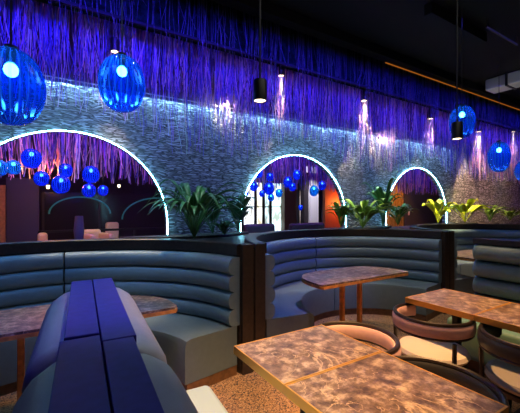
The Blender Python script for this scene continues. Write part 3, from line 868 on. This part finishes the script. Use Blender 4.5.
# ---- seen through the middle arch: shop front
YS = 8.9
shop = [
    (243, 254.5, (0.8, 0.9, 1.0), 1.1, 'leftmost bright shop window in the middle arch'),
    (256, 262.5, (0.85, 0.9, 0.8), 1.3, 'narrow bright shop window second from left in the middle arch'),
    (264, 269.5, (0.6, 0.85, 0.95), 0.95, 'narrow bluish shop window third from left in the middle arch'),
    (271, 283.5, (0.65, 0.95, 1.0), 1.3, 'wide bright shop window left of the brown column'),
    (299, 303, (1.0, 0.85, 0.85), 0.9, 'slim pale lit window right of the brown column'),
]
zt, zb = at(265, 183, YS).z, 0.35
for i, (a, b2, c, s, lb) in enumerate(shop):
    xa, xb = span(a, b2, YS)
    t = empty('window_%d' % (i+1), ((xa+xb)/2, YS, 0), 0, lb, 'window', 'lit shop windows beyond the middle arch')
    t['kind'] = 'structure'
    hw = (xb-xa)/2
    pm = bpy.data.materials.new('lit_pane'); pm.use_nodes = True
    nt = pm.node_tree; nt.nodes.clear()
    tc = nt.nodes.new('ShaderNodeTexCoord'); n = nt.nodes.new('ShaderNodeTexNoise'); n.inputs['Scale'].default_value = 3.2
    mp = nt.nodes.new('ShaderNodeMapping'); mp.inputs['Location'].default_value = (i*3.1, 0, i); mp.inputs['Scale'].default_value = (2.5, 1, 1)
    rr = nt.nodes.new('ShaderNodeValToRGB'); rr.color_ramp.elements[0].position = 0.4; rr.color_ramp.elements[1].position = 0.58
    rr.color_ramp.elements[0].color = (c[0]*0.35, c[1]*0.3, c[2]*0.25, 1); rr.color_ramp.elements[1].color = (*c, 1)
    em = nt.nodes.new('ShaderNodeEmission'); em.inputs[1].default_value = s*2.3
    ou = nt.nodes.new('ShaderNodeOutputMaterial')
    L = nt.links.new
    L(tc.outputs['Object'], mp.inputs[0]); L(mp.outputs[0], n.inputs['Vector']); L(n.outputs['Fac'], rr.inputs['Fac']); L(rr.outputs[0], em.inputs[0]); L(em.outputs[0], ou.inputs[0])
    build('pane', Box(-hw, hw, 0.0, 0.01, zb, zt), pm, t)
    bm = bmesh.new()
    for s2 in (-1, 1): box(bm, s2*hw-0.02, s2*hw+0.02, -0.03, 0.04, 0, zt+0.05)
    box(bm, -hw-0.02, hw+0.02, -0.03, 0.04, zt, zt+0.05); box(bm, -hw-0.02, hw+0.02, -0.03, 0.04, zb-0.05, zb)
    box(bm, -hw, hw, -0.02, 0.0, (zt+zb)/2+0.2, (zt+zb)/2+0.23)
    build('frame', bm, M['mullion'], t)
xa, xb = span(284.5, 296.5, 8.7)
struct('pillar_1', Box(xa, xb, 8.7, 9.0, 0, BZ-0.01), M['brown'])
xa, xb = span(310.5, 318.5, 8.5)
struct('pillar_2', Box(xa, xb, 8.5, 8.8, 0, BZ-0.01), M['white'])
xa, xb = span(304, 308.5, 8.6)
struct('pillar_3', Box(xa, xb, 8.6, 8.8, 0, BZ-0.01), M['mullion'])
struct('wall_back_shop', Box(4.6, 8.6, BF, BF+0.1, 0, BZ), M['plum'])
xa, xb = span(325, 352, 7.4)
struct('wall_red', Box(xa, xb+0.6, 7.4, 7.5, 0, BZ-0.01), M['redwall'])
xa, xb = span(319, 325, 7.6)
p = at(344, 203, 7.2)
lo = bpy.data.lights.new('orange_sconce_light', 'POINT'); lo.color = (1, 0.35, 0.06); lo.energy = 32; lo.shadow_soft_size = 0.06
oo = bpy.data.objects.new('orange_sconce_light', lo); COL.objects.link(oo); oo.location = (p.x, 7.15, p.z)
spot('white_pillar_beam', (at(314, 200, 7.6).x-0.2, 7.4, 3.3), (at(314, 205, 8.5).x, 8.5, 1.7), (0.9, 0.85, 1), 350, 36)
p0, p1 = at(305.5, 172, 6.6), at(317.5, 167, 6.6)
t = empty('lit_sign', ((p0.x+p1.x)/2, 6.6, p0.z), 0, 'small white glowing box at the upper right of the middle arch', 'light box')
hw = (p1.x-p0.x)/2
build('box', Box(-hw, hw, 0, 0.08, 0, p1.z-p0.z, bevel=0.005), emis('lit_box', (0.8, 0.75, 1.0), 1.1), t)
for s in (-1, 1):
    build('hanger', tube(bmesh.new(), [(s*hw*0.8, 0.04, p1.z-p0.z), (s*hw*0.8, 0.04, BZ-p0.z)], 0.006, 6), M['black'], t)
# booth backs of the next room
for (a, b2, top, lb) in ((246, 276, 224, 'low dark booth back below the shop windows in the middle arch'), (292, 326, 223, 'low dark booth back below the white column in the middle arch')):
    xa, xb = span(a, b2, 5.6)
    t = empty('back_room_booth', ((xa+xb)/2, 5.6, 0), 0, lb, 'booth', 'booth backs beyond the middle arch')
    hw = (xb-xa)/2; zt = at((a+b2)/2, top, 5.6).z
    build('backrest', Box(-hw, hw, 0, 0.16, 0.4, zt, bevel=0.06, seg=3), M['blackv'], t, True)
    build('seat', Box(-hw, hw, 0.17, 0.65, 0.1, 0.45, bevel=0.04, seg=3), M['blackv'], t, True)
    build('plinth', Box(-hw, hw, 0.02, 0.6, 0, 0.39 if False else 0.1), M['black'], t)

# ---- seen through the right arch: amber slats and a dark door
xa, xb = span(388, 404, 6.9)
t = empty('slat_screen', ((xa+xb)/2, 6.9, 0), 0, 'amber vertical slat screen at left inside the right arch', 'screen')
hw = (xb-xa)/2
n = 7
build('backing', Box(-hw, hw, 0.04, 0.07, 0, 2.6), M['brown'], t)
for k in range(n):
    x = -hw+(k+0.5)*2*hw/n
    build('slat', Box(x-hw/n*0.6, x+hw/n*0.6, 0, 0.04, 0, 2.6), M['amber'], t)
spot('slat_beam', (at(396, 200, 6.3).x, 6.3, 3.3), (at(396, 200, 6.9).x, 6.9, 1.6), (1, 0.45, 0.12), 330, 50)
xa, xb = span(404.5, 452, 6.95)
M['doorgrey'] = mat('dark_grey_panel', (0.07, 0.06, 0.065), 0.6)
struct('wall_back_panel', Box(xa, xb+0.8, 6.95, 7.05, 0, BZ-0.01), M['doorgrey'])
p = at(409, 212, 6.94)
t = empty('wall_switch', (p.x, 6.95, p.z), 0, 'small pale pink switch plate on the dark panel in the right arch', 'switch')
build('plate', Box(-0.045, 0.045, -0.012, -0.001, -0.11, 0.11, bevel=0.003), M['pink'], t)
build('rocker', Box(-0.02, 0.02, -0.02, -0.012, -0.03, 0.03), M['white'], t)
spot('panel_beam', (at(425, 200, 6.2).x, 6.1, 3.3), (at(420, 210, 6.95).x, 6.95, 1.6), (1, 0.7, 0.6), 40, 60)

# ---- globes beyond the arches
LG = [
    (-1, 168, 7.5, 'teal', 'teal globe at the very left edge inside the left arch'),
    (13.5, 167.5, 6.8, 'teal', 'teal-blue globe beside the left edge inside the left arch'),
    (31.5, 158.5, 9, 'blue', 'highest blue globe inside the left arch'),
    (41.5, 178.5, 7, 'blue', 'blue globe hanging below the highest globe in the left arch'),
    (61, 184.5, 8.5, 'blue', 'large low blue globe at the middle of the left arch cluster'),
    (65.5, 170.5, 6.5, 'blue', 'blue globe just above the large low one in the left arch'),
    (91, 174.5, 8, 'blue', 'blue globe at upper right of the left arch cluster'),
    (89, 190.5, 6.5, 'blue', 'blue globe under the upper right one in the left arch'),
    (103, 190.5, 5, 'blue', 'rightmost small blue globe in the left arch'),
]
for i, (x, y, r, g, lb) in enumerate(LG):
    gy = (5.1, 5.3, 5.0, 5.25, 5.0, 5.32, 5.05, 5.33, 5.1)[i]
    globe(x, y, gy, r, 1.08, lb, 'globes beyond the left arch', BZ, 'teal_glass' if g == 'teal' else 'glass_far', 'bulb_far', 32, parts=False)
MG = [
    (245.7, 193, 2.8, 'leftmost small blue globe in the middle arch'),
    (253.7, 186.5, 4, 'blue globe second from left in the middle arch'),
    (259, 173.5, 3.8, 'highest left blue globe under the middle arch rim'),
    (262, 193.5, 3, 'small low blue globe before the narrow shop windows'),
    (270, 177, 3.8, 'blue globe above the biggest globe of the middle arch'),
    (269, 188.5, 5.3, 'biggest blue globe in the middle arch before the shop windows'),
    (271, 197.5, 3.3, 'lowest blue globe before the wide shop window'),
    (279, 193, 3.6, 'oval blue globe right of the biggest globe in the middle arch'),
    (288, 182, 4.6, 'blue globe before the brown column'),
    (292.3, 187, 3.6, 'blue globe just lower right of the one before the brown column'),
    (297, 174.8, 4.2, 'highest right blue globe in the middle arch'),
    (300.5, 207.5, 2.4, 'small low blue globe between brown and white columns'),
    (314, 190.8, 4.6, 'large oval teal-blue globe before the white column'),
    (322.2, 185.5, 4, 'rightmost blue globe in the middle arch before the red wall'),
]
for i, (x, y, r, lb) in enumerate(MG):
    globe(x, y, (4.95, 5.1, 5.25, 5.32, 5.33, 5.0, 5.2, 5.3, 5.0, 5.25, 5.1, 5.0, 5.1, 5.3)[i], r, 1.2, lb, 'globes beyond the middle arch', BZ, 'teal_glass' if x in (314, 271, 279) else 'glass_far', 'bulb_far', 32, parts=False)
